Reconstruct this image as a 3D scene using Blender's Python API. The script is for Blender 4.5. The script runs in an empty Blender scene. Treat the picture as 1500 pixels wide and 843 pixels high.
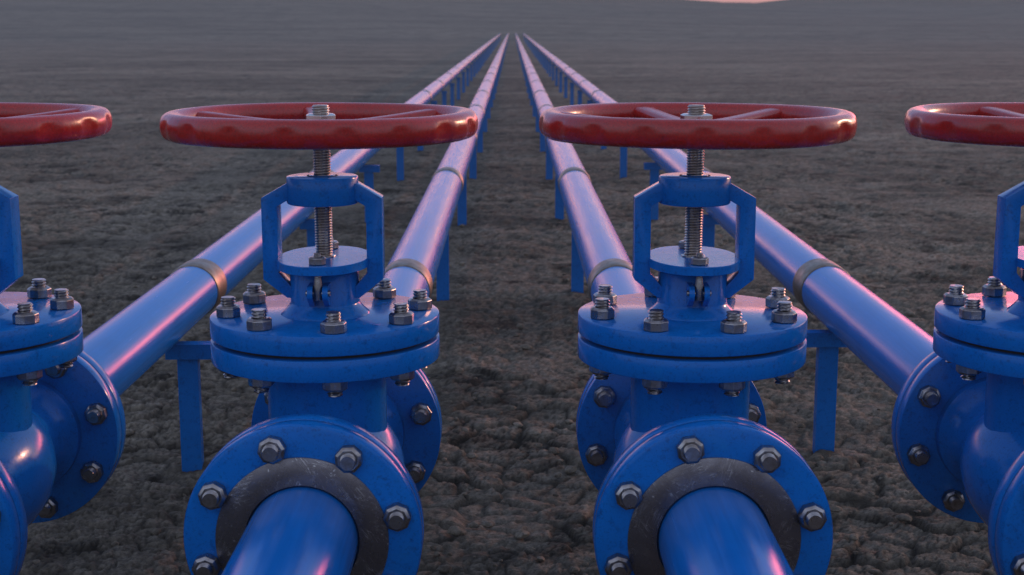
import bpy, bmesh, math, random
import numpy as np
from math import sin, cos, pi, radians, tan, atan

random.seed(7)
S = bpy.context.scene
COL = S.collection
EYE = 1.268                      # camera height above the soil
AX = 2.49                        # distance of the valve stems
HP = 0.806                        # pipe axis below eye level
ZP = EYE - HP                    # pipe axis height
XS = [-0.975, -0.327, 0.327, 0.973]

# ------------------------------------------------------------------ tagging
def tag(o, label=None, cat=None, group=None, kind=None):
    if label: o['label'] = label
    if cat: o['category'] = cat
    if group: o['group'] = group
    if kind: o['kind'] = kind
    return o

def empty(name, loc):
    o = bpy.data.objects.new(name, None)
    COL.objects.link(o); o.location = loc
    o.empty_display_size = 0.05
    return o

def link(name, me, parent=None, loc=(0, 0, 0)):
    o = bpy.data.objects.new(name, me)
    COL.objects.link(o)
    if parent: o.parent = parent
    o.location = loc
    return o

def to_mesh(name, bm, mat, angle=32, flat=False):
    bmesh.ops.recalc_face_normals(bm, faces=bm.faces)
    me = bpy.data.meshes.new(name)
    bm.to_mesh(me); bm.free()
    if not flat:
        me.polygons.foreach_set('use_smooth', [True] * len(me.polygons))
        me.set_sharp_from_angle(angle=radians(angle))
    me.materials.append(mat)
    return me

def copy_tree(o, parent=None):
    c = o.copy(); COL.objects.link(c)
    if parent: c.parent = parent
    for ch in list(o.children): copy_tree(ch, c)
    return c

# ------------------------------------------------------------------ shapes
def revolve(bm, prof, n=64, axis='Z', closed=False, a0=0.0):
    """prof: list of (axial, radius). open ends with r>0 get capped unless closed ring."""
    rings = []
    for (t, r) in prof:
        ring = []
        for i in range(n):
            a = a0 + 2 * pi * i / n
            if axis == 'Z': co = (r * cos(a), r * sin(a), t)
            else: co = (r * cos(a), t, r * sin(a))
            ring.append(bm.verts.new(co))
        rings.append(ring)
    m = len(rings)
    for k in range(m if closed else m - 1):
        A, B = rings[k], rings[(k + 1) % m]
        for i in range(n):
            j = (i + 1) % n
            bm.faces.new((A[i], A[j], B[j], B[i]))
    if not closed:
        bm.faces.new(rings[0]); bm.faces.new(rings[-1])

def disc_prof(t0, t1, r, c=0.002):
    s = c * 0.35
    return [(t0, r - c), (t0 + s, r - s), (t0 + c, r), (t1 - c, r), (t1 - s, r - s), (t1, r - c)]

def annulus_prof(t0, t1, r0, r1, c=0.002):
    s = c * 0.35
    return [(t0, r1 - c), (t0 + s, r1 - s), (t0 + c, r1), (t1 - c, r1), (t1 - s, r1 - s), (t1, r1 - c), (t1, r0), (t0, r0)]

def box(bm, x0, x1, y0, y1, z0, z1):
    v = [bm.verts.new(p) for p in ((x0,y0,z0),(x1,y0,z0),(x1,y1,z0),(x0,y1,z0),(x0,y0,z1),(x1,y0,z1),(x1,y1,z1),(x0,y1,z1))]
    for f in ((0,3,2,1),(4,5,6,7),(0,1,5,4),(1,2,6,5),(2,3,7,6),(3,0,4,7)):
        bm.faces.new([v[i] for i in f])

def bevel(bm, w, seg=2, ang=30):
    es = [e for e in bm.edges if len(e.link_faces) == 2 and e.calc_face_angle(0) > radians(ang)]
    bmesh.ops.bevel(bm, geom=es, offset=w, segments=seg, affect='EDGES', profile=0.6, clamp_overlap=True)

def threaded(bm, r, t0, t1, pitch, n=24, depth=None, axis='Z', per=4, chamfer=0.0022):
    """a rod with a real helical thread between t0 and t1"""
    depth = depth or pitch * 0.45
    rows = int((t1 - t0) / pitch * per) + 1
    rings = []
    for k in range(rows + 1):
        t = t0 + (t1 - t0) * k / rows
        ring = []
        end = min(t - t0, t1 - t)
        lim = r - max(0.0, chamfer - end) * 0.9
        for i in range(n):
            a = 2 * pi * i / n
            ph = ((t / pitch) - a / (2 * pi)) % 1.0
            w = abs(ph * 2 - 1)
            w = min(1, max(0, (w - 0.12) / 0.6))
            rr = min(lim, r - depth * w)
            ring.append(bm.verts.new((rr * cos(a), rr * sin(a), t) if axis == 'Z' else (rr * cos(a), t, rr * sin(a))))
        rings.append(ring)
    for k in range(rows):
        A, B = rings[k], rings[k + 1]
        for i in range(n):
            j = (i + 1) % n
            bm.faces.new((A[i], A[j], B[j], B[i]))
    bm.faces.new(rings[0]); bm.faces.new(rings[-1])

def nut_bm(R, h, rin, sides=8):
    """octagonal nut from z=0 (seat) to z=h with chamfered crown and a bore"""
    bm = bmesh.new()
    ri = R * 0.905
    def ring(z, r, flat):
        return [bm.verts.new((r * cos(2*pi*i/sides + pi/sides), r * sin(2*pi*i/sides + pi/sides), z)) for i in range(sides)]
    a = ring(0, R * 0.96, 0); b = ring(h * 0.05, R, 0); c = ring(h * 0.80, R, 0); d = ring(h, R * 0.80, 0)
    e = ring(h, rin, 0); f = ring(0, rin, 0)
    L = [a, b, c, d, e, f]
    for k in range(6):
        A, B = L[k], L[(k + 1) % 6]
        for i in range(sides):
            j = (i + 1) % sides
            bm.faces.new((A[i], A[j], B[j], B[i]))
    bmesh.ops.recalc_face_normals(bm, faces=bm.faces)
    bevel(bm, R * 0.035, 1, 20)
    return bm

# ------------------------------------------------------------------ materials
def new_mat(name):
    m = bpy.data.materials.new(name); m.use_nodes = True
    nt = m.node_tree; nt.nodes.clear()
    out = nt.nodes.new('ShaderNodeOutputMaterial')
    b = nt.nodes.new('ShaderNodeBsdfPrincipled')
    nt.links.new(b.outputs[0], out.inputs[0])
    return m, nt, b, out

class N:
    """tiny node writer"""
    def __init__(s, nt): s.nt = nt
    def n(s, t, **kw):
        x = s.nt.nodes.new(t)
        for k, v in kw.items(): setattr(x, k, v)
        return x
    def l(s, a, b): s.nt.links.new(a, b)
    def coord(s, which='Object', scale=(1, 1, 1), rand=False):
        tc = s.n('ShaderNodeTexCoord'); mp = s.n('ShaderNodeMapping')
        mp.inputs['Scale'].default_value = scale
        s.l(tc.outputs[which], mp.inputs[0])
        if rand:
            oi = s.n('ShaderNodeObjectInfo'); m = s.n('ShaderNodeMath', operation='MULTIPLY'); m.inputs[1].default_value = 57.0
            s.l(oi.outputs['Random'], m.inputs[0]); s.l(m.outputs[0], mp.inputs['Location'])
        return mp.outputs[0]
    def noise(s, vec, scale, detail=4, rough=0.6, dist=0.0):
        x = s.n('ShaderNodeTexNoise'); x.inputs['Scale'].default_value = scale
        x.inputs['Detail'].default_value = detail; x.inputs['Roughness'].default_value = rough
        x.inputs['Distortion'].default_value = dist
        s.l(vec, x.inputs['Vector']); return x.outputs['Fac']
    def ramp(s, fac, stops, interp='LINEAR'):
        x = s.n('ShaderNodeValToRGB'); x.color_ramp.interpolation = interp
        el = x.color_ramp.elements
        while len(el) < len(stops): el.new(0.5)
        for e, (p, c) in zip(el, stops):
            e.position = p; e.color = (c[0], c[1], c[2], 1) if isinstance(c, tuple) else (c, c, c, 1)
        s.l(fac, x.inputs[0]); return x.outputs[0]
    def math(s, op, a, b=None, clamp=False):
        x = s.n('ShaderNodeMath', operation=op, use_clamp=clamp)
        for i, v in enumerate((a, b)):
            if v is None: continue
            if isinstance(v, (int, float)): x.inputs[i].default_value = v
            else: s.l(v, x.inputs[i])
        return x.outputs[0]
    def mix(s, fac, a, b, blend='MIX'):
        x = s.n('ShaderNodeMix', data_type='RGBA', blend_type=blend)
        for sock, v in ((x.inputs[0], fac), (x.inputs[6], a), (x.inputs[7], b)):
            if isinstance(v, (int, float)): sock.default_value = v
            elif isinstance(v, tuple): sock.default_value = (v[0], v[1], v[2], 1)
            else: s.l(v, sock)
        return x.outputs[2]
    def bump(s, h, strength, dist, prev=None):
        x = s.n('ShaderNodeBump'); x.inputs['Strength'].default_value = strength; x.inputs['Distance'].default_value = dist
        s.l(h, x.inputs['Height'])
        if prev is not None: s.l(prev, x.inputs['Normal'])
        return x.outputs[0]

def mat_paint():
    m, nt, b, o = new_mat('blue_paint'); g = N(nt)
    v = g.coord('Object', (1, 1, 1), True)
    big = g.noise(v, 7, 5, 0.6); fine = g.noise(v, 160, 3, 0.7); spot = g.noise(v, 60, 6, 0.75)
    c = g.mix(g.ramp(big, [(0.3, 0.0), (0.7, 1.0)]), (0.001, 0.140, 0.50), (0.002, 0.165, 0.58))
    c = g.mix(g.ramp(spot, [(0.32, 1.0), (0.46, 0.0)]), c, (0.002, 0.095, 0.36))
    c = g.mix(g.ramp(g.noise(v, 240, 4, 0.8), [(0.34, 0.55), (0.48, 0.0)]), c, (0.002, 0.075, 0.27))
    c = g.mix(g.ramp(g.noise(v, 24, 6, 0.7), [(0.55, 0.0), (0.75, 0.35)]), c, (0.010, 0.19, 0.50))
    # darker blue in recesses, uneven with the large noise
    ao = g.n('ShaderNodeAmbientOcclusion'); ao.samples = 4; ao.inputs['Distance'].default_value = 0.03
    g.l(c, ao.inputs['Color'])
    recess = g.ramp(ao.outputs['AO'], [(0.25, 0.75), (0.75, 0.0)])
    dn = g.math('MULTIPLY', recess, g.ramp(big, [(0.35, 0.15), (0.6, 1.0)]))
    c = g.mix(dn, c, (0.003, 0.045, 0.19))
    g.l(c, b.inputs['Base Color'])
    r = g.ramp(big, [(0.3, 0.13), (0.7, 0.21)])
    r2 = g.math('ADD', r, g.math('MULTIPLY', g.ramp(spot, [(0.5, 0.0), (0.75, 1.0)]), 0.12))
    g.l(r2, b.inputs['Roughness'])
    b.inputs['IOR'].default_value = 1.32
    n1 = g.bump(big, 0.10, 0.006)
    n2 = g.bump(fine, 0.12, 0.0008, n1)
    g.l(n2, b.inputs['Normal'])
    return m

def mat_pipe():
    m, nt, b, o = new_mat('blue_pipe_paint'); g = N(nt)
    v = g.coord('Object', (60, 1.6, 60), True)
    st = g.noise(v, 2.2, 5, 0.62)
    v2 = g.coord('Object', (1, 1, 1), True)
    big = g.noise(v2, 5, 4, 0.6)
    c = g.mix(g.ramp(st, [(0.32, 0.0), (0.68, 1.0)]), (0.001, 0.140, 0.50), (0.002, 0.172, 0.60))
    c = g.mix(g.ramp(big, [(0.25, 0.35), (0.5, 0.0)]), c, (0.002, 0.10, 0.36))
    g.l(c, b.inputs['Base Color'])
    g.l(g.math('ADD', g.ramp(st, [(0.3, 0.17), (0.7, 0.26)]), g.math('MULTIPLY', big, 0.03)), b.inputs['Roughness'])
    b.inputs['IOR'].default_value = 1.40
    n1 = g.bump(st, 0.10, 0.002)
    g.l(n1, b.inputs['Normal'])
    return m

def mat_red():
    m, nt, b, o = new_mat('red_cast_paint'); g = N(nt)
    v = g.coord('Object', (1, 1, 1), True)
    big = g.noise(v, 9, 5, 0.6); grain = g.noise(v, 330, 3, 0.7); g2 = g.noise(v, 90, 4, 0.6)
    c = g.mix(g.ramp(big, [(0.3, 0.0), (0.7, 1.0)]), (0.36, 0.007, 0.005), (0.50, 0.014, 0.009))
    c = g.mix(g.ramp(g2, [(0.22, 1.0), (0.36, 0.0)]), c, (0.12, 0.008, 0.008))
    c = g.mix(g.ramp(grain, [(0.40, 0.45), (0.55, 0.0)]), c, (0.14, 0.004, 0.004))
    c = g.mix(g.ramp(g.noise(v, 150, 5, 0.8), [(0.60, 0.0), (0.74, 0.55)]), c, (0.62, 0.06, 0.03))
    g.l(c, b.inputs['Base Color'])
    g.l(g.ramp(g2, [(0.3, 0.20), (0.7, 0.32)]), b.inputs['Roughness'])
    n1 = g.bump(grain, 0.14, 0.0009)
    n2 = g.bump(g2, 0.10, 0.003, n1)
    b.inputs['IOR'].default_value = 1.6
    b.inputs['Coat Weight'].default_value = 0.0; b.inputs['Coat Roughness'].default_value = 0.26
    b.inputs['Sheen Weight'].default_value = 0.07; b.inputs['Sheen Roughness'].default_value = 0.35; b.inputs['Sheen Tint'].default_value = (1.0, 0.72, 0.64, 1)
    g.l(n2, b.inputs['Normal'])
    return m

def mat_steel(name, base, rough, grime=0.4, scratch=False):
    m, nt, b, o = new_mat(name); g = N(nt)
    v = g.coord('Object', (1, 1, 1), True)
    n1 = g.noise(v, 40, 5, 0.65); n2 = g.noise(v, 220, 3, 0.6)
    c = g.mix(g.ramp(n1, [(0.35, 0.0), (0.7, grime)]), base, tuple(x * 0.35 for x in (base[0] * 1.25, base[1], base[2] * 0.8)))
    b.inputs['Metallic'].default_value = 1.0 if not scratch else 0.85
    rr = g.ramp(n1, [(0.3, rough), (0.7, rough + 0.18)])
    nrm = g.bump(n2, 0.12, 0.0006)
    if scratch:
        tot = None
        for i, (ang, sc) in enumerate(((0.3, 9), (1.2, 11), (2.2, 8), (2.8, 13))):
            tc = g.n('ShaderNodeTexCoord'); mp = g.n('ShaderNodeMapping')
            mp.inputs['Rotation'].default_value = (0, ang, 0); mp.inputs['Location'].default_value = (i * 3.1, 0, i * 1.7)
            mq = g.n('ShaderNodeMapping'); mq.inputs['Scale'].default_value = (0.9, 1, 14)
            g.l(tc.outputs['Object'], mp.inputs[0]); g.l(mp.outputs[0], mq.inputs[0])
            nn = g.noise(mq.outputs[0], sc, 3, 0.65, 0.6)
            thin = g.ramp(nn, [(0.487, 0.0), (0.5, 1.0), (0.513, 0.0)])
            msk = g.ramp(g.noise(v, 14 + 3 * i, 3), [(0.55, 0.0), (0.62, 1.0)])
            k = g.math('MULTIPLY', thin, msk)
            tot = k if tot is None else g.math('MAXIMUM', tot, k)
        speck = g.ramp(g.noise(v, 130, 2, 0.5), [(0.70, 0.0), (0.76, 0.8)])
        tot = g.math('MAXIMUM', tot, speck)
        c = g.mix(tot, c, (0.62, 0.60, 0.62))
    g.l(c, b.inputs['Base Color']); g.l(rr, b.inputs['Roughness']); g.l(nrm, b.inputs['Normal'])
    return m

def mat_dark():
    m, nt, b, o = new_mat('dark_rubber')
    b.inputs['Base Color'].default_value = (0.006, 0.007, 0.012, 1); b.inputs['Roughness'].default_value = 0.7
    return m

def mat_soil():
    m, nt, b, o = new_mat('soil'); g = N(nt)
    v = g.coord('Object')
    shade = g.n('ShaderNodeAttribute'); shade.attribute_name = 'soil_shade'
    big = g.noise(v, 0.35, 6, 0.6); mid = g.noise(v, 3.0, 6, 0.65); fine = g.noise(v, 42, 7, 0.75); grit = g.noise(v, 210, 3, 0.7)
    c = g.mix(g.ramp(mid, [(0.3, 0.0), (0.7, 1.0)]), (0.285, 0.238, 0.180), (0.475, 0.405, 0.318))
    c = g.mix(g.ramp(fine, [(0.38, 0.0), (0.58, 1.0)]), g.mix(0.72, c, (0.045, 0.036, 0.027)), c)
    c = g.mix(g.ramp(g.noise(v, 130, 2, 0.5), [(0.66, 0.0), (0.74, 0.5)]), c, (0.26, 0.235, 0.20))
    c = g.mix(g.ramp(g.noise(v, 105, 5, 0.8), [(0.36, 0.7), (0.50, 0.0)]), c, (0.040, 0.032, 0.024))
    c = g.mix(g.ramp(big, [(0.35, 0.0), (0.65, 0.45)]), c, (0.29, 0.26, 0.20))
    # streaks that read at a distance
    vs = g.coord('Object', (0.05, 0.16, 0.1)); far = g.noise(vs, 1.1, 8, 0.68)
    vs2 = g.coord('Object', (0.5, 0.9, 0.5)); far2 = g.noise(vs2, 1.0, 8, 0.72)
    c = g.mix(g.ramp(far, [(0.36, 0.62), (0.60, 0.0)]), c, (0.055, 0.047, 0.038))
    c = g.mix(g.ramp(far2, [(0.38, 0.65), (0.52, 0.0)]), c, (0.045, 0.038, 0.030))
    c = g.mix(g.ramp(shade.outputs['Fac'], [(0.0, 0.0), (1.0, 0.95)]), c, (0.012, 0.010, 0.008))  # shade of cracks and post feet painted into the soil colour
    g.l(c, b.inputs['Base Color'])
    b.inputs['Roughness'].default_value = 0.95
    b.inputs['Specular IOR Level'].default_value = 0.12
    n0 = g.bump(far2, 0.9, 0.10)
    n1 = g.bump(mid, 0.5, 0.05, n0)
    n2 = g.bump(fine, 0.6, 0.009, n1)
    n3 = g.bump(grit, 0.6, 0.002, n2)
    g.l(n3, b.inputs['Normal'])
    return m

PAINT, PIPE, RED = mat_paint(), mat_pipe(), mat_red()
STEEL = mat_steel('zinc_steel', (0.42, 0.41, 0.43), 0.22, 0.95)
BRIGHT = mat_steel('bright_steel', (0.66, 0.64, 0.62), 0.20, 0.35)
STEM = mat_steel('oiled_stem_steel', (0.46, 0.41, 0.38), 0.22, 0.7)
FACE = mat_steel('scratched_face_steel', (0.20, 0.185, 0.21), 0.18, 0.5, True)
BAND = mat_steel('weathered_band_metal', (0.31, 0.255, 0.20), 0.36, 0.6)
DARK, SOIL = mat_dark(), mat_soil()

# ------------------------------------------------------------------ ground
def hash2(ix, iy, seed):
    h = (ix.astype(np.int64) * 374761393 + iy.astype(np.int64) * 668265263 + seed * 974634777) & 0x7fffffff
    h = ((h ^ (h >> 13)) * 1274126177) & 0x7fffffff
    h = ((h ^ (h >> 16)) * 2246822519) & 0x7fffffff
    return ((h ^ (h >> 15)) & 0xffffff) / float(0xffffff)

def vnoise(x, y, seed):
    ix, iy = np.floor(x), np.floor(y); fx, fy = x - ix, y - iy
    ux, uy = fx * fx * (3 - 2 * fx), fy * fy * (3 - 2 * fy)
    a = hash2(ix, iy, seed); b_ = hash2(ix + 1, iy, seed); c = hash2(ix, iy + 1, seed); d = hash2(ix + 1, iy + 1, seed)
    return (a * (1 - ux) + b_ * ux) * (1 - uy) + (c * (1 - ux) + d * ux) * uy

def fbm(x, y, seed, octv=4, g=0.5):
    s = 0; a = 1; t = 0
    for k in range(octv):
        s = s + a * vnoise(x * 2 ** k + 17.3 * k, y * 2 ** k - 9.1 * k, seed + k); t += a; a *= g
    return s / t

def worley(x, y, seed):
    ix, iy = np.floor(x), np.floor(y)
    f1 = np.full(x.shape, 9.0); f2 = np.full(x.shape, 9.0); idv = np.zeros(x.shape)
    for dx in (-1, 0, 1):
        for dy in (-1, 0, 1):
            cx, cy = ix + dx, iy + dy
            px = cx + hash2(cx, cy, seed); py = cy + hash2(cx, cy, seed + 5)
            d = np.hypot(px - x, py - y); r = hash2(cx, cy, seed + 9)
            closer = d < f1
            f2 = np.where(closer, f1, np.minimum(f2, d))
            idv = np.where(closer, r, idv); f1 = np.where(closer, d, f1)
    return f1, f2, idv

def build_ground():
    dense = np.linspace(-0.56, 0.56, 640)
    side = 0.56 * (70 / 0.56) ** (np.linspace(0, 1, 26)[1:])
    u = np.concatenate([-side[::-1], dense, side])
    back = np.linspace(-80, 1.2, 16)
    rows = 1.2 + (np.linspace(0, 1, 40)[1:] * 1.35)               # below the frame, coarse
    y = [2.55]
    while y[-1] < 24: y.append(y[-1] * 1.0030)
    while y[-1] < 160: y.append(y[-1] * 1.0075)
    while y[-1] < 1500: y.append(y[-1] * 1.03)
    Yr = np.concatenate([back, rows[:-1], np.array(y)])
    sc = np.maximum(Yr, 1.2) + 0.0
    X = np.outer(sc, u); Y = np.outer(Yr, np.ones_like(u))
    R = np.maximum(Y, 0.5)
    # clods and cracks
    wx = (fbm(X * 5, Y * 5, 3, 3) - 0.5) * 0.10; wy = (fbm(X * 5, Y * 5, 33, 3) - 0.5) * 0.10
    Z = np.zeros_like(X); shade = np.zeros_like(X)
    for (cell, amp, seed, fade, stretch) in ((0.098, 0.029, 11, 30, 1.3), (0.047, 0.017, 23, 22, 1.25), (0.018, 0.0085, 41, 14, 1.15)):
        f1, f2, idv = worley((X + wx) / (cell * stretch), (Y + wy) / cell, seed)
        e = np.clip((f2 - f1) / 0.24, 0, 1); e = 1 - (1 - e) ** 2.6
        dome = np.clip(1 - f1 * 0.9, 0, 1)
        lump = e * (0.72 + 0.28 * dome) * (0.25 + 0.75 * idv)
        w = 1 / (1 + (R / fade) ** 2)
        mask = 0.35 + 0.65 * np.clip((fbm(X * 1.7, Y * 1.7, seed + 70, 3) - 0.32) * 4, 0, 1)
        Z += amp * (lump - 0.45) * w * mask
        shade = np.maximum(shade, (1 - np.clip((f2 - f1) / 0.20, 0, 1)) * w * (0.95 if cell > 0.05 else 0.85) * mask)
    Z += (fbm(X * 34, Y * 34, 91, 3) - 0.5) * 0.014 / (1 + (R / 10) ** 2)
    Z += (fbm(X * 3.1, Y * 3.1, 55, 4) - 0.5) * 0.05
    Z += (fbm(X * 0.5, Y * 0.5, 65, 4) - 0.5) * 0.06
    shade = np.clip(shade + np.clip((0.42 - fbm(X * 7, Y * 7, 77, 4)) * 3.0, 0, 0.6) * (1 / (1 + (R / 40) ** 2)), 0, 1)
    # the far land climbs above the horizon, with a saddle to the right of the pipelines
    t = np.clip((Y - 112) / 360, 0, 1)
    crest = 15.5 - 8.8 * np.exp(-((X - 55) / 60) ** 2) + 0.02 * np.clip(X - 120, 0, 400) + (fbm(X / 60, Y / 60, 5, 3) - 0.5) * 0.35
    hill = crest * (1 - (1 - t) ** 2)
    hill += (fbm(X / 22, Y / 22, 8, 4) - 0.5) * 3.0 * np.clip((Y - 120) / 150, 0, 1) * (1 - np.clip((Y - 280) / 90, 0, 1) * 0.9)
    Z += hill - np.clip(Y - 480, 0, 2000) * 0.02
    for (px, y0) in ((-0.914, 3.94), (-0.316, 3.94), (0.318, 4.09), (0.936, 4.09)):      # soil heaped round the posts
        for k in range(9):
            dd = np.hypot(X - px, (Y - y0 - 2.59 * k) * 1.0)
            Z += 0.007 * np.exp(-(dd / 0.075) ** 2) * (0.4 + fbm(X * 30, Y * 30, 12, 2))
            shade = np.maximum(shade, 0.75 * np.exp(-(dd / 0.060) ** 4))  # contact shadow painted on the soil round each post foot
    nr, nc = X.shape
    me = bpy.data.meshes.new('ground')
    co = np.stack([X, Y, Z], -1).reshape(-1, 3).astype(np.float32)
    idx = np.arange(nr * nc).reshape(nr, nc)
    f = np.stack([idx[:-1, :-1], idx[:-1, 1:], idx[1:, 1:], idx[1:, :-1]], -1).reshape(-1, 4).astype(np.int32)
    me.vertices.add(len(co)); me.vertices.foreach_set('co', co.ravel())
    me.loops.add(f.size); me.loops.foreach_set('vertex_index', f.ravel())
    me.polygons.add(len(f)); me.polygons.foreach_set('loop_start', np.arange(0, f.size, 4, dtype=np.int32))
    me.update(calc_edges=True)
    me.polygons.foreach_set('use_smooth', np.ones(len(f), dtype=bool))
    at = me.attributes.new('soil_shade', 'FLOAT', 'POINT'); at.data.foreach_set('value', shade.ravel().astype(np.float32))
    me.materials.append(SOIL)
    o = link('ground', me); tag(o, 'dry cracked brown soil covered in clods, rising to a far slope', kind='structure')
    return o
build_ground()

# ------------------------------------------------------------------ stones and loose crumbs lying on the soil (stuff)
def build_crumbs():
    bm = bmesh.new(); rnd = random.Random(5)
    for i in range(1500):
        Y = 2.6 + (rnd.random() ** 1.7) * 7; X = rnd.uniform(-0.5, 0.5) * Y
        r = rnd.choice((0.005, 0.007, 0.010, 0.015)) * rnd.uniform(0.7, 1.3)
        geo = bmesh.ops.create_icosphere(bm, subdivisions=2 if r > 0.009 else 1, radius=r)
        sx, sy, sz = rnd.uniform(0.8, 1.5), rnd.uniform(0.8, 1.3), rnd.uniform(0.5, 0.8); a = rnd.uniform(0, 6.3)
        zz = 0.003 + rnd.uniform(-0.006, 0.008)
        for v in geo['verts']:
            k = 1 + rnd.uniform(-0.2, 0.2)
            x, y, z = v.co.x * sx * k, v.co.y * sy * k, v.co.z * sz * k
            v.co = (X + x * cos(a) - y * sin(a), Y + x * sin(a) + y * cos(a), zz + z)
    me = to_mesh('soil_crumbs', bm, SOIL, 60)
    tag(link('soil_crumbs', me), 'loose crumbs and pebbles of dry earth scattered over the soil', 'earth crumbs', kind='stuff')
build_crumbs()

# ------------------------------------------------------------------ shared fastener meshes
def me_nut(R, h, rin, name='nut', mat=None): return to_mesh(name, nut_bm(R, h, rin), mat or STEEL, 20)
def me_stud(r, L, pitch, axis='Z'):
    bm = bmesh.new(); threaded(bm, r, -L / 2, L / 2, pitch, 20, pitch * 0.42, 'Z', 5, 0.0016)
    return to_mesh('stud', bm, STEEL, 38)

BIG_NUT = me_nut(0.0222, 0.0195, 0.0128)
BONNET_LEN = 0.0345 + 0.0795 + 0.0295
BONNET_STUD = me_stud(0.0135, BONNET_LEN, 0.0056)
SIDE_LEN = 0.034 + 0.065 + 0.034
SIDE_STUD = me_stud(0.0130, SIDE_LEN, 0.0050)
SMALL_NUT = me_nut(0.0155, 0.013, 0.0062)
SMALL_STUD = me_stud(0.0062, 0.075, 0.003)

def bolt(parent, centre, axis, stud_me, half_grip, nut_me, spin=0.0, lift=0.0):
    """a stud through a joint with a nut on either side; axis 'Z' or 'Y'"""
    b = link('bolt', stud_me, parent, centre)
    b.rotation_euler = (0, 0, spin) if axis == 'Z' else (pi / 2, 0, 0)
    for s in (1, -1):
        n = link('nut', nut_me, b, (0, 0, s * (half_grip + 0.0006) - lift))
        n.rotation_euler = (0 if s == 1 else pi, 0, random.uniform(0, pi / 4))
    return b

# ------------------------------------------------------------------ valve
BASE = ZP - 0.19
def zl(H): return EYE - H - BASE         # height below eye level -> local z of the valve

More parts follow.
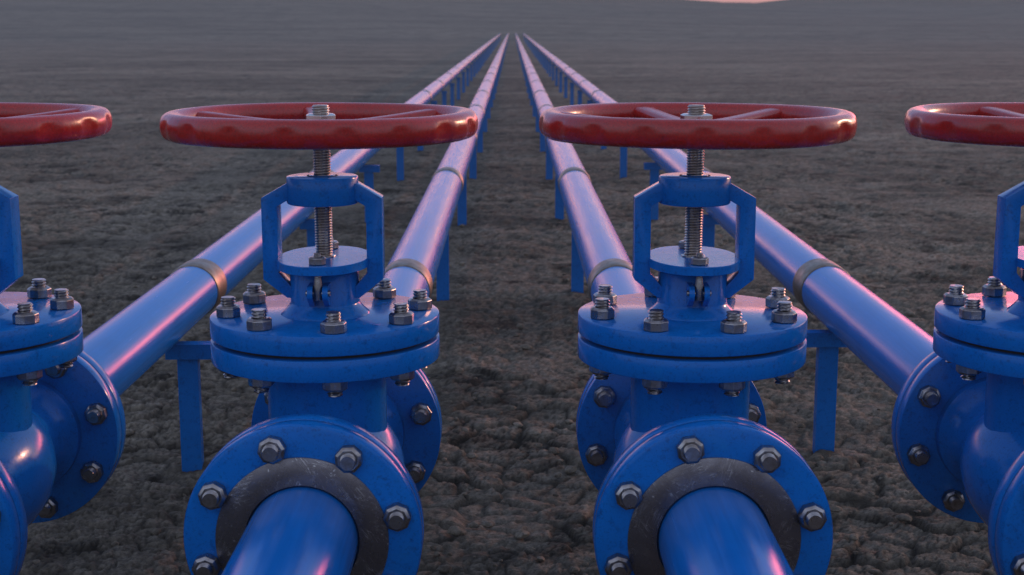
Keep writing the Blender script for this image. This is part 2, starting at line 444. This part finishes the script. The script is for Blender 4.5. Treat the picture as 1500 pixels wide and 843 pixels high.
def make_valve(spokes_at, bonnet_phase, name='gate_valve'):
    root = empty(name, (0, AX, BASE))
    zc = zl(HP)
    # body: through-run along Y and a vertical neck
    bm = bmesh.new()
    prof = []
    def blend(pts):
        for i in range(len(pts) - 1):
            (t0, r0), (t1, r1) = pts[i], pts[i + 1]
            for k in range(4):
                f = k / 4; s = f * f * (3 - 2 * f)
                prof.append((t0 + (t1 - t0) * f, r0 + (r1 - r0) * s))
        prof.append(pts[-1])
    half = [(0.0, 0.137), (0.035, 0.135), (0.075, 0.126), (0.11, 0.112), (0.14, 0.098), (0.165, 0.0895), (0.185, 0.088), (0.205, 0.0915), (0.225, 0.100), (0.238, 0.110), (0.243, 0.1165), (0.262, 0.118)]
    full = [(-t - 0.015 if t > 0.1 else -t, r) for t, r in half[::-1]] + half[1:]
    revolve(bm, [(t, r) for t, r in full], 96, 'Y')
    bmesh.ops.translate(bm, verts=bm.verts[:], vec=(0, 0, zc))
    nk = bmesh.new()
    z0, z1 = zc - 0.02, zl(0.5857)
    pr = [(z0, 0.104), (zc + 0.05, 0.106), (z1 - 0.014, 0.1065)]
    for k in range(1, 7):
        a = k / 6 * pi / 2; pr.append((z1 - 0.014 * (1 - sin(a)), 0.1065 + 0.014 * (1 - cos(a))))
    revolve(nk, pr, 96, 'Z')
    tmp = bpy.data.meshes.new('neck'); nk.to_mesh(tmp); nk.free(); bm.from_mesh(tmp); bpy.data.meshes.remove(tmp)
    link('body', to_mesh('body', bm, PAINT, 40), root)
    # end flanges of the body
    for (t0, t1) in ((-0.308, -0.276), (0.260, 0.292)):
        bm = bmesh.new(); revolve(bm, disc_prof(t0, t1, 0.19, 0.0022), 128, 'Y')
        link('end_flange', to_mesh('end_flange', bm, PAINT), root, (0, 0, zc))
    # bonnet joint
    bm = bmesh.new(); revolve(bm, disc_prof(zl(0.5855), zl(0.548), 0.203, 0.0022), 144)
    link('lower_flange', to_mesh('lower_flange', bm, PAINT), root)
    bm = bmesh.new(); revolve(bm, [(zl(0.548), 0.186), (zl(0.541), 0.186)], 96)
    link('gasket', to_mesh('gasket', bm, DARK), root)
    bm = bmesh.new(); revolve(bm, disc_prof(zl(0.541), zl(0.506), 0.203, 0.0026), 144)
    link('bonnet_flange', to_mesh('bonnet_flange', bm, PAINT), root)
    # stuffing box neck on the bonnet
    bm = bmesh.new(); pr = [(zl(0.506) - 0.004, 0.080), (zl(0.506) + 0.001, 0.0785)]
    for k in range(1, 9):
        a = k / 8 * pi / 2; pr.append((zl(0.506) + 0.001 + 0.020 * sin(a), 0.061 + 0.0175 * (1 - sin(a)) ** 1.3))
    pr += [(zl(0.431), 0.061), (zl(0.429), 0.0595)]
    revolve(bm, pr, 72)
    link('stuffing_box', to_mesh('stuffing_box', bm, PAINT, 40), root)
    # hinge lugs with eye bolts, front and back
    for s in (-1, 1):
        for sx in (-1, 1):
            bm = bmesh.new()
            n = 20; A = []; B = []
            pts = [(0.056, zl(0.436) ), (0.056, zl(0.492))] if False else None
            cy, cz, rr = 0.098, zl(0.4545), 0.0135
            outline = [(0.050, cz - 0.020), (cy - 0.002, cz - 0.0135 - 0.0)]
            outline = [(0.050, cz - 0.030), (0.074, cz - 0.026)]
            for k in range(13):
                a = -pi * 0.42 + k / 12 * pi * 0.92
                outline.append((cy - 0.008 + rr * cos(a), cz + rr * sin(a)))
            outline.append((0.050, cz + 0.014))
            x0, x1 = sx * 0.0085, sx * 0.0175
            A = [bm.verts.new((x0, s * y, z)) for y, z in outline]; B = [bm.verts.new((x1, s * y, z)) for y, z in outline]
            bm.faces.new(A); bm.faces.new(B[::-1])
            for i in range(len(A)):
                j = (i + 1) % len(A); bm.faces.new((A[i], A[j], B[j], B[i]))
            bevel(bm, 0.0009, 1, 40)
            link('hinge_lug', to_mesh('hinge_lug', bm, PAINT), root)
        bm = bmesh.new(); revolve(bm, disc_prof(-0.021, 0.021, 0.0052, 0.001), 20)
        bmesh.ops.rotate(bm, verts=bm.verts[:], matrix=__import__('mathutils').Matrix.Rotation(pi / 2, 3, 'Y'), cent=(0, 0, 0))
        link('hinge_pin', to_mesh('hinge_pin', bm, STEEL), root, (0, s * 0.090, zl(0.4545)))
        eb = link('eye_bolt', SMALL_STUD, root, (0, s * 0.090, zl(0.4545) + 0.033))
        n = link('nut', SMALL_NUT, eb, (0, 0, zl(0.404) - (zl(0.4545) + 0.033) + 0.0006)); n.rotation_euler = (0, 0, 0.2)
        bm = bmesh.new(); revolve(bm, [(-0.012, 0.0060), (0.0, 0.0082), (0.010, 0.0080), (0.032, 0.0052)], 20)
        link('shank', to_mesh('shank', bm, STEEL), eb, (0, 0, -0.033))
    # gland follower plate: oval
    bm = bmesh.new(); nseg = 120; rows = []
    for (z, d) in ((zl(0.4195), 0.002), (zl(0.4185), 0.0), (zl(0.4052), 0.0), (zl(0.404), 0.0018)):
        row = []
        for i in range(nseg):
            a = 2 * pi * i / nseg; e = 2 / 2.15
            cx = math.copysign(abs(cos(a)) ** e, cos(a)); sy = math.copysign(abs(sin(a)) ** e, sin(a))
            row.append(bm.verts.new(((0.0815 - d) * cx, (0.122 - d) * sy, z)))
        rows.append(row)
    for k in range(3):
        for i in range(nseg):
            j = (i + 1) % nseg; bm.faces.new((rows[k][i], rows[k][j], rows[k + 1][j], rows[k + 1][i]))
    bm.faces.new(rows[0]); bm.faces.new(rows[-1])
    link('gland_plate', to_mesh('gland_plate', bm, PAINT), root)
    bm = bmesh.new(); revolve(bm, [(zl(0.432), 0.046), (zl(0.4185), 0.046)], 48)
    link('gland_sleeve', to_mesh('gland_sleeve', bm, DARK), root)
    bm = bmesh.new(); revolve(bm, annulus_prof(zl(0.404) - 0.001, zl(0.404) + 0.0022, 0.0155, 0.021, 0.0008), 40, closed=True)
    link('stem_seal', to_mesh('stem_seal', bm, STEEL), root)
    # yoke
    for s in (-1, 1):
        outline = [(0.050, 0.2665), (0.1055, 0.2985), (0.1055, 0.4425), (0.064, 0.4755), (0.052, 0.4755), (0.0560, 0.4555), (0.0775, 0.4310), (0.0775, 0.3130), (0.050, 0.2970)]
        bm = bmesh.new()
        A = [bm.verts.new((s * x, -0.0225, zl(h))) for x, h in outline]; B = [bm.verts.new((s * x, 0.0225, zl(h))) for x, h in outline]
        bm.faces.new(A); bm.faces.new(B[::-1])
        for i in range(len(A)):
            j = (i + 1) % len(A); bm.faces.new((A[i], A[j], B[j], B[i]))
        bmesh.ops.recalc_face_normals(bm, faces=bm.faces)
        bevel(bm, 0.0018, 2, 20)
        link('yoke_arm', to_mesh('yoke_arm', bm, PAINT), root)
    bm = bmesh.new(); revolve(bm, disc_prof(zl(0.3095), zl(0.2612), 0.063, 0.0028), 96)
    ys = link('yoke_sleeve', to_mesh('yoke_sleeve', bm, PAINT), root)
    bm = bmesh.new(); revolve(bm, annulus_prof(zl(0.2612) - 0.001, zl(0.2612) + 0.0010, 0.0255, 0.0272, 0.0004), 64, closed=True)
    link('bushing_ring', to_mesh('bushing_ring', bm, DARK), ys)
    bm = bmesh.new(); revolve(bm, annulus_prof(zl(0.2612) - 0.001, zl(0.2612) + 0.0014, 0.0148, 0.0235, 0.0006), 64, closed=True)
    link('bushing', to_mesh('bushing', bm, PAINT), ys)
    # stem
    bm = bmesh.new(); threaded(bm, 0.0158, zl(0.4055), zl(0.138), 0.0047, 32, 0.0021, 'Z', 5, 0.003)
    link('stem', to_mesh('stem', bm, STEM, 60), root)
    # handwheel
    zw = zl(0.1703)
    wheel = None
    bm = bmesh.new(); na, nb = 288, 28; rings = []
    for i in range(na):
        a = 2 * pi * i / na; row = []
        dent = max(0.0, cos(18 * (a + pi / 2) + 1.4)) ** 0.8
        wob = 0.0006 * sin(3 * a + 1)
        for k in range(nb):
            b = 2 * pi * k / nb
            e = 2 / 2.35
            cb = math.copysign(abs(cos(b)) ** e, cos(b)); sb = math.copysign(abs(sin(b)) ** e, sin(b))
            rr = 0.2540 + 0.0200 * cb
            w = max(0.0, cos(b)) * min(1.0, max(0.0, (0.72 - sin(b)) / 0.5))
            rr -= 0.0042 * dent * w
            row.append(bm.verts.new((rr * cos(a), rr * sin(a), 0.0236 * sb + wob)))
        rings.append(row)
    for i in range(na):
        A, B = rings[i], rings[(i + 1) % na]
        for k in range(nb):
            j = (k + 1) % nb; bm.faces.new((A[k], A[j], B[j], B[k]))
    wheel = link('handwheel', to_mesh('handwheel', bm, RED, 60), root, (0, 0, zw))
    bm = bmesh.new()
    revolve(bm, [(-0.024, 0.030), (-0.022, 0.033), (-0.006, 0.040), (-0.001, 0.039), (0.0015, 0.036)], 48)
    link('hub', to_mesh('hub', bm, RED, 40), wheel)
    for sa in spokes_at:
        for extra in (0, 180):
            a = radians(sa + extra)               # measured from +Y towards +X
            dx, dy = sin(a), cos(a); px, py = dy, -dx
            bm = bmesh.new(); secs = []
            for k in range(15):
                f = k / 14; r = 0.030 + (0.246 - 0.030) * f
                zt = 0.003 + 0.0150 * (f ** 1.5); h = 0.0095 + 0.003 * f
                w = 0.0180 + 0.0045 * abs(2 * f - 1) ** 2.5 + 0.004 * max(0, f - 0.85) / 0.15
                sec = []
                for q in range(12):
                    b = 2 * pi * q / 12; e = 2 / 3.6
                    cb = math.copysign(abs(cos(b)) ** e, cos(b)); sb = math.copysign(abs(sin(b)) ** e, sin(b))
                    sec.append(bm.verts.new((dx * r + px * w * cb, dy * r + py * w * cb, zt - h + h * sb)))
                secs.append(sec)
            for k in range(14):
                for q in range(12):
                    j = (q + 1) % 12; bm.faces.new((secs[k][q], secs[k][j], secs[k + 1][j], secs[k + 1][q]))
            bm.faces.new(secs[0]); bm.faces.new(secs[-1])
            link('spoke', to_mesh('spoke', bm, RED, 50), wheel)
    n = link('wheel_nut', to_mesh('wheel_nut', nut_bm(0.0290, 0.0125, 0.0125, 6), BRIGHT, 20), root, (0, 0, zw + 0.0050)); n.rotation_euler = (0, 0, radians(8))
    # bonnet bolts
    mid = (zl(0.506) + zl(0.5855)) / 2
    for k in range(8):
        a = radians(bonnet_phase + 45 * k + random.uniform(-0.4, 0.4))        # measured from the front (-Y) towards +X
        bolt(root, (0.170 * sin(a), -0.170 * cos(a), mid + 0.0025), 'Z', BONNET_STUD, 0.03975, BIG_NUT, random.uniform(0, 6), 0.0025)
    # flange bolts, front and rear
    for yc in (-0.3085 - 0.0005, 0.2935):
        for k in range(8):
            a = radians(15.5 + 45 * k)
            bolt(root, (0.158 * cos(a), yc, zc + 0.158 * sin(a)), 'Y', SIDE_STUD, 0.0335, BIG_NUT)
    return root

def set_x(o, x): o.location.x = x

V1 = make_valve((50, -10, -70), 12)
set_x(V1, XS[1])
tag(V1, 'blue gate valve with red handwheel, left one of the two whole valves near the middle', 'valve', 'gate valves in a row')
V2 = make_valve((-17, 43, 103), 17)
set_x(V2, XS[2])
tag(V2, 'blue gate valve with red handwheel, right one of the two whole valves near the middle', 'valve', 'gate valves in a row')
V0 = make_valve((45, -15, -75), 13)
set_x(V0, XS[0])
tag(V0, 'blue gate valve with red handwheel cut off by the left edge of the picture', 'valve', 'gate valves in a row')
V3 = make_valve((-15, 45, 105), 18)
set_x(V3, XS[3])
tag(V3, 'blue gate valve with red handwheel cut off by the right edge of the picture', 'valve', 'gate valves in a row')

# ------------------------------------------------------------------ inlet pipes in front of the valves
def make_inlet():
    root = empty('inlet_pipe', (0, AX - 0.343, ZP - 0.19))
    bm = bmesh.new(); revolve(bm, [(-2.2, 0.088), (0.022, 0.088)], 128, 'Y')
    link('pipe_section', to_mesh('pipe_section', bm, PIPE), root, (0, 0, 0.19))
    bm = bmesh.new(); revolve(bm, [(0.031, 0.1905 - 0.001), (0.0297, 0.19), (0.006, 0.19), (0.0016, 0.1875), (0.0, 0.183), (0.0, 0.0925), (0.031, 0.0925)], 144, 'Y', closed=True)
    link('flange', to_mesh('flange', bm, PAINT, 30), root, (0, 0, 0.19))
    bm = bmesh.new(); revolve(bm, annulus_prof(-0.0022, 0.002, 0.0915, 0.1375, 0.0006), 128, 'Y', closed=True)
    link('raised_face_ring', to_mesh('raised_face_ring', bm, FACE), root, (0, 0, 0.19))
    return root

inlets = []
I1 = make_inlet()
side_txt = ['leftmost', 'second from left', 'third from left', 'rightmost']
for i, x in enumerate(XS):
    o = I1 if i == 0 else copy_tree(I1)
    o.location.x = x
    tag(o, ['blue inlet pipe flange at the bottom left corner, under the leftmost valve',
            'blue inlet pipe with dark ring, bolted to the left of the two whole valves',
            'blue inlet pipe with dark ring, bolted to the right of the two whole valves',
            'blue inlet pipe flange at the bottom right corner, under the rightmost valve'][i], 'pipe', 'inlet pipes in front of the valves')

# ------------------------------------------------------------------ pipelines running to the horizon
RP = 0.080; RING0 = 4.28; STEP = 2.92; NSEC = 42
def make_pipeline():
    root = empty('pipeline', (0, AX + 0.294, 0.0))
    y0 = AX + 0.294
    bm = bmesh.new(); revolve(bm, disc_prof(0.0, 0.031, 0.19, 0.0022), 128, 'Y')
    link('flange', to_mesh('flange', bm, PAINT), root, (0, 0, ZP))
    bm = bmesh.new(); revolve(bm, [(0.02, RP), (RING0 - y0 - 0.004, RP), (RING0 - y0 - 0.001, RP - 0.004), (RING0 - y0 + 0.02, RP - 0.004)], 96, 'Y')
    link('pipe_section', to_mesh('pipe_section', bm, PIPE), root, (0, 0, ZP))
    bm = bmesh.new(); revolve(bm, [(0.10, RP), (STEP - 0.004, RP), (STEP - 0.001, RP - 0.004), (STEP + 0.02, RP - 0.004)], 96, 'Y')
    sec = to_mesh('pipe_section', bm, PIPE)
    bm = bmesh.new(); revolve(bm, [(0.0, RP - 0.002), (0.0012, RP + 0.0025), (0.004, RP + 0.0035), (0.060, RP + 0.0042), (0.126, RP + 0.0035), (0.130, RP - 0.002)], 96, 'Y')
    col = to_mesh('collar', bm, BAND)
    for k in range(NSEC):
        y = RING0 + STEP * k - y0
        link('collar', col, root, (0, y, ZP))
        s = link('pipe_section', sec, root, (0, y, ZP))
        s.rotation_euler = (radians(random.uniform(-0.03, 0.03)), 0, radians(random.uniform(-0.03, 0.03)))
    return root
P0 = make_pipeline()
for i, x in enumerate(XS):
    o = P0 if i == 0 else copy_tree(P0)
    o.location.x = x
    tag(o, ['long blue pipeline running from the leftmost valve to the horizon, outermost on the left',
            'long blue pipeline along the left side of the bare middle strip, to the horizon',
            'long blue pipeline along the right side of the bare middle strip, to the horizon',
            'long blue pipeline running from the rightmost valve to the horizon, outermost on the right'][i], 'pipeline', 'parallel blue pipelines')

# ------------------------------------------------------------------ supports under the pipelines
def make_support(b0, b1):
    root = empty('pipe_support', (0, 0, 0))
    bm = bmesh.new(); box(bm, -0.029, 0.029, -0.016, 0.016, -0.12, ZP - RP - 0.044); bevel(bm, 0.003, 2)
    link('post', to_mesh('post', bm, PAINT), root)
    bm = bmesh.new(); box(bm, b0, b1, -0.024, 0.024, ZP - RP - 0.0435, ZP - RP - 0.0005); bevel(bm, 0.003, 2)
    link('crossbeam', to_mesh('crossbeam', bm, PAINT), root)
    return root
ordn = ['first', 'second', 'third', 'fourth', 'fifth', 'sixth', 'seventh', 'eighth']
rowt = ['the outer left pipeline', 'the inner left pipeline', 'the inner right pipeline', 'the outer right pipeline']
for i, (x, b0, b1) in enumerate(((-0.914, -0.06, 0.070), (-0.316, -0.095, 0.033), (0.318, -0.033, 0.095), (0.936, -0.070, 0.06))):
    proto = make_support(b0, b1)
    short = make_support(max(b0, -0.036), min(b1, 0.036))
    for k in range(46):
        o = proto if k == 0 else (short if k == 3 else copy_tree(proto if k < 3 else short))
        y = (3.94 if i < 2 else 4.09) + 2.59 * k
        o.location = (x, y, random.uniform(-0.003, 0.0)); o.rotation_euler = (0, 0, radians(random.uniform(-1.5, 1.5)))
        if k < 8: lab = 'blue T-shaped steel post under %s, %s one beyond the valves' % (rowt[i], ordn[k])
        else: lab = 'blue steel post in the distant row under %s' % rowt[i]
        tag(o, lab, 'pipe support', 'distant supports under %s' % rowt[i] if k >= 8 else 'supports under %s' % rowt[i])

# ------------------------------------------------------------------ ground haze: a shallow layer of dusk mist
def build_haze():
    bm = bmesh.new(); box(bm, -900, 900, -40, 1300, -0.6, 3.4)
    me = to_mesh('ground_haze', bm, SOIL, flat=True); me.materials.clear()
    m = bpy.data.materials.new('dusk_haze'); m.use_nodes = True; nt = m.node_tree; nt.nodes.clear()
    out = nt.nodes.new('ShaderNodeOutputMaterial'); ab = nt.nodes.new('ShaderNodeVolumeAbsorption'); em = nt.nodes.new('ShaderNodeEmission'); ad = nt.nodes.new('ShaderNodeAddShader')
    D = 0.0078
    ab.inputs['Color'].default_value = (0, 0, 0, 1); ab.inputs['Density'].default_value = D
    em.inputs['Color'].default_value = (0.098, 0.106, 0.138, 1); em.inputs['Strength'].default_value = D  # haze glows by itself in place of scattered sky light
    nt.links.new(ab.outputs[0], ad.inputs[0]); nt.links.new(em.outputs[0], ad.inputs[1]); nt.links.new(ad.outputs[0], out.inputs['Volume'])
    me.materials.append(m)
    tag(link('ground_haze', me), 'thin bluish dusk haze lying over the field', 'haze', kind='stuff')
build_haze()

# ------------------------------------------------------------------ light
SUN_EL, SUN_AZ = radians(13.5), radians(49)        # azimuth measured from +Y towards +X
w = bpy.data.worlds.new('World'); S.world = w; w.use_nodes = True
nt = w.node_tree; nt.nodes.clear(); g = N(nt)
out = g.n('ShaderNodeOutputWorld'); bg = g.n('ShaderNodeBackground'); bg.inputs['Strength'].default_value = 1.0
sky = g.n('ShaderNodeTexSky'); sky.sky_type = 'NISHITA'; sky.sun_disc = False
sky.sun_elevation = SUN_EL; sky.sun_rotation = SUN_AZ; sky.dust_density = 2.0; sky.air_density = 1.2; sky.ozone_density = 3.0
tc = g.n('ShaderNodeTexCoord'); sp = g.n('ShaderNodeSeparateXYZ'); g.l(tc.outputs['Generated'], sp.inputs[0])
X_, Y_, Z_ = sp.outputs
el = g.math('MAXIMUM', Z_, 0.0)
dome = g.ramp(g.math('ADD', el, 0.0), [(0.0, (1.0, 0.46, 0.50)), (0.022, (1.15, 0.54, 0.66)), (0.050, (3.7, 1.6, 1.35)), (0.074, (3.6, 1.55, 1.3)), (0.104, (0.50, 0.46, 0.80)), (0.15, (0.24, 0.38, 0.78)), (0.6, (0.22, 0.31, 0.56)), (1.0, (0.27, 0.32, 0.46))])
back = g.ramp(g.math('ADD', el, 0.0), [(0.0, (0.30, 0.32, 0.40)), (0.15, (0.46, 0.51, 0.68)), (0.4, (0.50, 0.54, 0.70)), (1.0, (0.29, 0.33, 0.46))])
front = g.math('MULTIPLY', g.math('ADD', Y_, 0.15), 1.6, True)
azr = g.math('ARCTAN2', X_, Y_)
leftdome = g.ramp(el, [(0.0, (0.50, 0.46, 0.62)), (0.08, (0.42, 0.45, 0.74)), (0.2, (0.24, 0.38, 0.78)), (0.6, (0.22, 0.31, 0.56)), (1.0, (0.29, 0.33, 0.46))])
dome = g.mix(g.math('MULTIPLY', g.math('ADD', azr, 0.62), 2.6, True), leftdome, dome)
cdome = g.mix(front, back, dome)
warm = g.ramp(g.math('ADD', g.math('MULTIPLY', X_, 0.5), 0.5), [(0.30, (0.96, 0.93, 1.12)), (0.55, (1.05, 1.0, 0.95)), (0.85, (1.35, 1.05, 0.70))])
low = g.ramp(el, [(0.05, 1.0), (0.22, 0.0)])
cdome = g.mix(g.math('MULTIPLY', low, front), cdome, g.mix(1.0, cdome, warm, 'MULTIPLY'))
# the afterglow of the set sun, low on the right beyond the slope
az = g.math('SUBTRACT', g.math('ARCTAN2', X_, Y_), radians(25)); ev = g.math('SUBTRACT', Z_, 0.075)
q = g.math('ADD', g.math('POWER', g.math('ABSOLUTE', g.math('DIVIDE', az, 0.14)), 2.0), g.math('POWER', g.math('ABSOLUTE', g.math('DIVIDE', ev, 0.034)), 2.0))
glow = g.math('EXPONENT', g.math('MULTIPLY', q, -1.0))
gc = g.mix(1.0, g.mix(glow, (0.0, 0.0, 0.0), (17.0, 1.5, 3.2)), (1.0, 1.0, 1.0), 'MULTIPLY')
cdome = g.mix(1.0, cdome, gc, 'ADD')
skyc = g.mix(1.0, sky.outputs[0], (0.05, 0.05, 0.05), 'MULTIPLY')
tot = g.mix(1.0, cdome, skyc, 'ADD')
g.l(tot, bg.inputs['Color']); g.l(bg.outputs[0], out.inputs[0])

sd = bpy.data.lights.new('sun', 'SUN'); sd.energy = 1.05; sd.color = (1.0, 0.44, 0.25); sd.angle = radians(0.6)
so = bpy.data.objects.new('sun', sd); COL.objects.link(so)
from mathutils import Vector
d = Vector((sin(SUN_AZ) * cos(SUN_EL), cos(SUN_AZ) * cos(SUN_EL), sin(SUN_EL)))
so.rotation_euler = (-d).to_track_quat('-Z', 'Y').to_euler(); so.location = (8, 4, 6)

# ------------------------------------------------------------------ camera
cd = bpy.data.cameras.new('camera'); cam = bpy.data.objects.new('camera', cd); COL.objects.link(cam)
cd.sensor_width = 36; cd.lens = 50.0; cd.clip_start = 0.02; cd.clip_end = 5000
cam.location = (0.006, 0, EYE); cam.rotation_euler = (radians(90) - atan(385.5 / 2083), 0, 0)
cd.dof.use_dof = True; cd.dof.focus_distance = 2.6; cd.dof.aperture_fstop = 10.0
S.camera = cam

S.view_settings.view_transform = 'Standard'; S.view_settings.look = 'None'; S.view_settings.exposure = 0; S.view_settings.gamma = 1
S.render.engine = 'CYCLES'
S.cycles.use_denoising = True
S.cycles.max_bounces = 6; S.cycles.volume_bounces = 0; S.cycles.sample_clamp_indirect = 4.0
